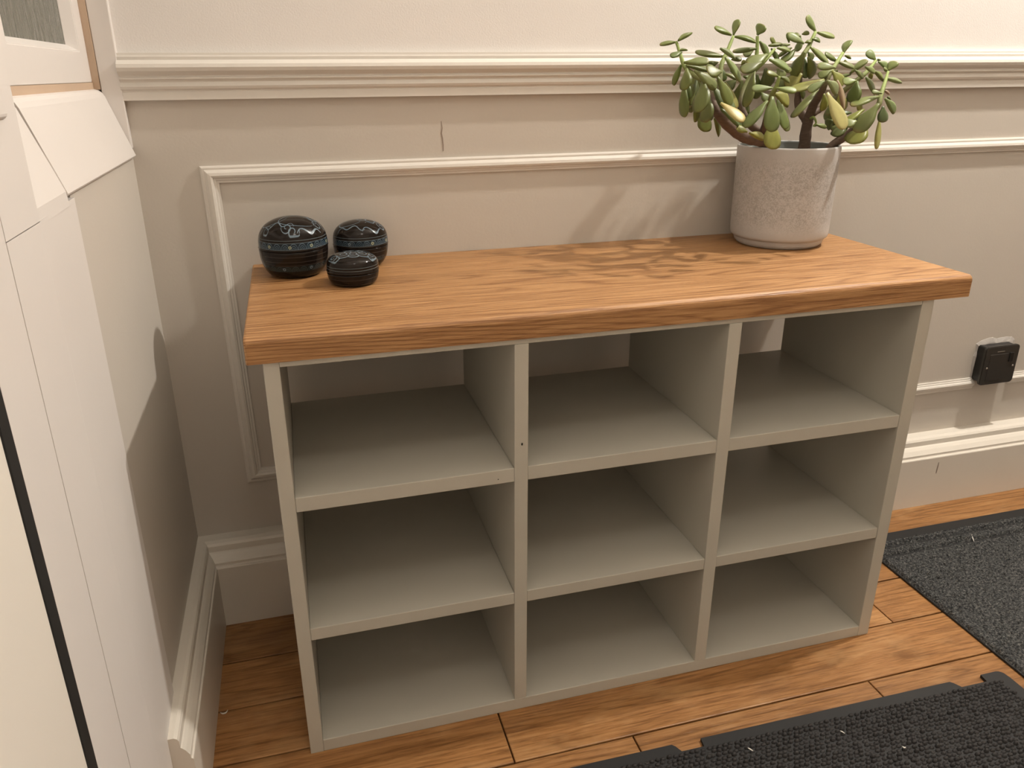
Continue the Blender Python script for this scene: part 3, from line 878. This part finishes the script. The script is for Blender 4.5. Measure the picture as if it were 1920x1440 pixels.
# rough plaster round the box, part of the wall
rp = random.Random(3)
outer, inner = [], []
for k in range(28):
    a = 2 * math.pi * k / 28
    ex, ez = math.cos(a), math.sin(a)
    q = 1 / max(abs(ex), abs(ez))
    outer.append((1.444 + ex * q * (.0500 + rp.uniform(-.003, .003)), .302 + ez * q * (.0460 + rp.uniform(-.003, .003))))
V = [(x, YW - .0006, z) for x, z in outer] + [(1.444 + (x - 1.444) * .80, YW - .0028 - rp.uniform(0, .0012), .302 + (z - .302) * .80) for x, z in outer]
V += [(x, YW + .002, z) for x, z in outer]
F = [tuple(range(28, 56))]
for k in range(28):
    l = (k + 1) % 28
    F += [(k, l, 28 + l, 28 + k), (56 + k, 56 + l, l, k)]
pp = link('plaster_patch', mesh_of('plaster_patch', V, F), M['plaster'], wall_back)

# ------------------------------------------------------------------ carpet mat (far right)
t = NT('mat_carpet', .95, .1)
v = t.coords()
n1 = t.noise(v, 300, 2, .7)
n2 = t.noise(v, 120, 3, .7)
c = t.ramp(n1, [(.34, (.016, .017, .018)), (.52, (.066, .068, .068)), (.72, (.20, .195, .18))])
c = t.mix(t.math('MULTIPLY', n2, .40), c, (.045, .046, .048))
t.col(c)
t.bump(n1, 1.0, .003)
M['carpet'] = t.m
M['rubber'] = plain('black_rubber', (.016, .016, .016), .62, 0, .35)
CX0, CX1, CY0, CY1 = 1.060, 2.30, -.62, .2350
cm = tag(empty('carpet_mat', (1.6, -.2, 0)), 'grey speckled carpet doormat with dark border on the floor at the right', 'doormat')
box('backing', (CX0, CY0, .0002), (CX1, CY1, .0042), M['rubber'], cm, .0015, 2)
nx, ny = 340, 300
x = np.linspace(CX0 + .0015, CX1 - .0015, nx)
y = np.linspace(CY0 + .028, CY1 - .0275, ny)
Xg, Yg = np.meshgrid(x, y)
rng = np.random.default_rng(4)
Z = .0095 + rng.normal(0, .0011, Xg.shape)
for yr in (.1905, .1640):
    Z -= .0075 * np.exp(-((Yg - yr) / .0042) ** 4)
Z[0, :] = Z[-1, :] = .004; Z[:, 0] = Z[:, -1] = .004
Xg = Xg + rng.normal(0, .0008, Xg.shape); Yg = Yg + rng.normal(0, .0006, Xg.shape)
V = np.stack([Xg, Yg, Z], -1).reshape(-1, 3)
idx = np.arange(nx * ny).reshape(ny, nx)
Q = np.stack([idx[:-1, :-1], idx[:-1, 1:], idx[1:, 1:], idx[1:, :-1]], -1).reshape(-1, 4)
me = mesh_of('carpet_pile', V.tolist(), Q.tolist())
tag(link('carpet_pile', me, M['carpet'], cm), 'coarse grey looped pile', None, None, 'stuff')

# ------------------------------------------------------------------ rubber mat (front)
rm = tag(empty('rubber_mat', (.5, -.4, 0)), 'black rubber mat with knobbly woven surface and notched edge in front of the shelf unit', 'doormat')
RX0, RX1, RY0, RY1 = .020, 1.036, -.760, -.1195
def sk(x, y): return (x, y - .0135 * (x - .35))
edge = [(RX0, RY0), (RX1, RY0), (RX1, RY1 - .016), (RX1 - .0015, RY1 - .006), (RX1 - .006, RY1 - .001), (RX1 - .010, RY1), (.9975, RY1 + .000), (.9955, RY1 - .0135), (.9500, RY1 - .0135), (.9445, RY1 - .004), (.9405, RY1),
        (.5255, RY1), (.5235, RY1 - .0135), (.4900, RY1 - .0135), (.4855, RY1 - .004), (.4815, RY1), (RX0, RY1)]
prism('mat_base', [sk(*p) for p in edge], 2, .0002, .0050, M['rubber'], rm)
t = NT('rubber_knobs', .70, .3)
t.col(t.mix(t.noise(t.coords(), 240, 3), (.012, .0115, .012), (.040, .037, .036)))
t.bump(t.noise(t.coords(), 700, 2), .5, .001)
M['knob'] = t.m
V, F = [], []
px_, py_ = .0084, .0062
rk = np.random.default_rng(9)
row = 0
yy = RY1 - .0195
while yy > RY0 + .02:
    xx = RX0 + .02 + (px_ / 2 if row % 2 else 0)
    while xx < RX1 - .018:
        jx, jy, h = rk.normal(0, .0008), rk.normal(0, .0006), .0036 + rk.normal(0, .0009)
        sx_, sy_ = sk(xx + jx, yy + jy)
        b0 = len(V)
        for zz, rr in ((.0049, 1.0), (.0049 + h * .7, .80)):
            for k in range(6):
                a = math.pi / 3 * k + .3
                V.append((sx_ + .0042 * rr * math.cos(a), sy_ + .0029 * rr * math.sin(a), zz))
        V.append((sx_, sy_, .0049 + h))
        for k in range(6):
            l = (k + 1) % 6
            F.append((b0 + k, b0 + l, b0 + 6 + l, b0 + 6 + k))
            F.append((b0 + 6 + k, b0 + 6 + l, b0 + 12))
        xx += px_
    yy -= py_
    row += 1
me = bpy.data.meshes.new('knobs'); me.from_pydata(V, [], F); me.update()
tag(link('knobs', me, M['knob'], rm, True), 'small dark knobs of the mat surface', None, None, 'stuff')

# ------------------------------------------------------------------ crumbs
M['crumb'] = plain('pale_crumb', (.75, .72, .66), .7)
def crumb(name, pts, label, r):
    V, F = tube_data([(*p, r * (.4 if i in (0, len(pts) - 1) else 1)) for i, p in enumerate(pts)], 6)
    c0 = Vector(pts[len(pts) // 2])
    o = link(name, mesh_of(name, [Vector(v) - c0 for v in V], F), M['crumb'], None, True)
    o.location = c0
    return tag(o, label, 'debris', 'small pale debris')
crumb('paint_flake', [(-0.1254, 0.1091, 0.0012), (-0.1215, 0.1060, 0.0012), (-0.1171, 0.1068, 0.0012), (-0.1151, 0.1115, 0.0012)], 'white curved flake on the floorboards in the dark corner left of the unit', 0.001)
crumb('lint_fleck', [(1.2872, 0.1781, 0.0085), (1.2801, 0.1685, 0.0085), (1.2732, 0.1590, 0.0085)], 'bright white fleck on the grey carpet mat near its ridges', 0.0009)
crumb('lint_fleck', [(0.7168, -0.1657, 0.0095), (0.7185, -0.1680, 0.0095), (0.7202, -0.1714, 0.0095)], 'pale fleck on the black rubber mat nearest its left notch', 0.0008)
crumb('lint_fleck', [(0.5769, -0.1570, 0.0095), (0.5789, -0.1603, 0.0095), (0.5809, -0.1636, 0.0095)], 'long pale fleck on the rubber mat close to the bottom edge of the photo', 0.0009)
crumb('lint_fleck', [(0.7813, -0.2106, 0.0095), (0.7814, -0.2134, 0.0095), (0.7842, -0.2133, 0.0095)], 'round pale crumb on the black rubber mat, rightmost of its crumbs', 0.001)
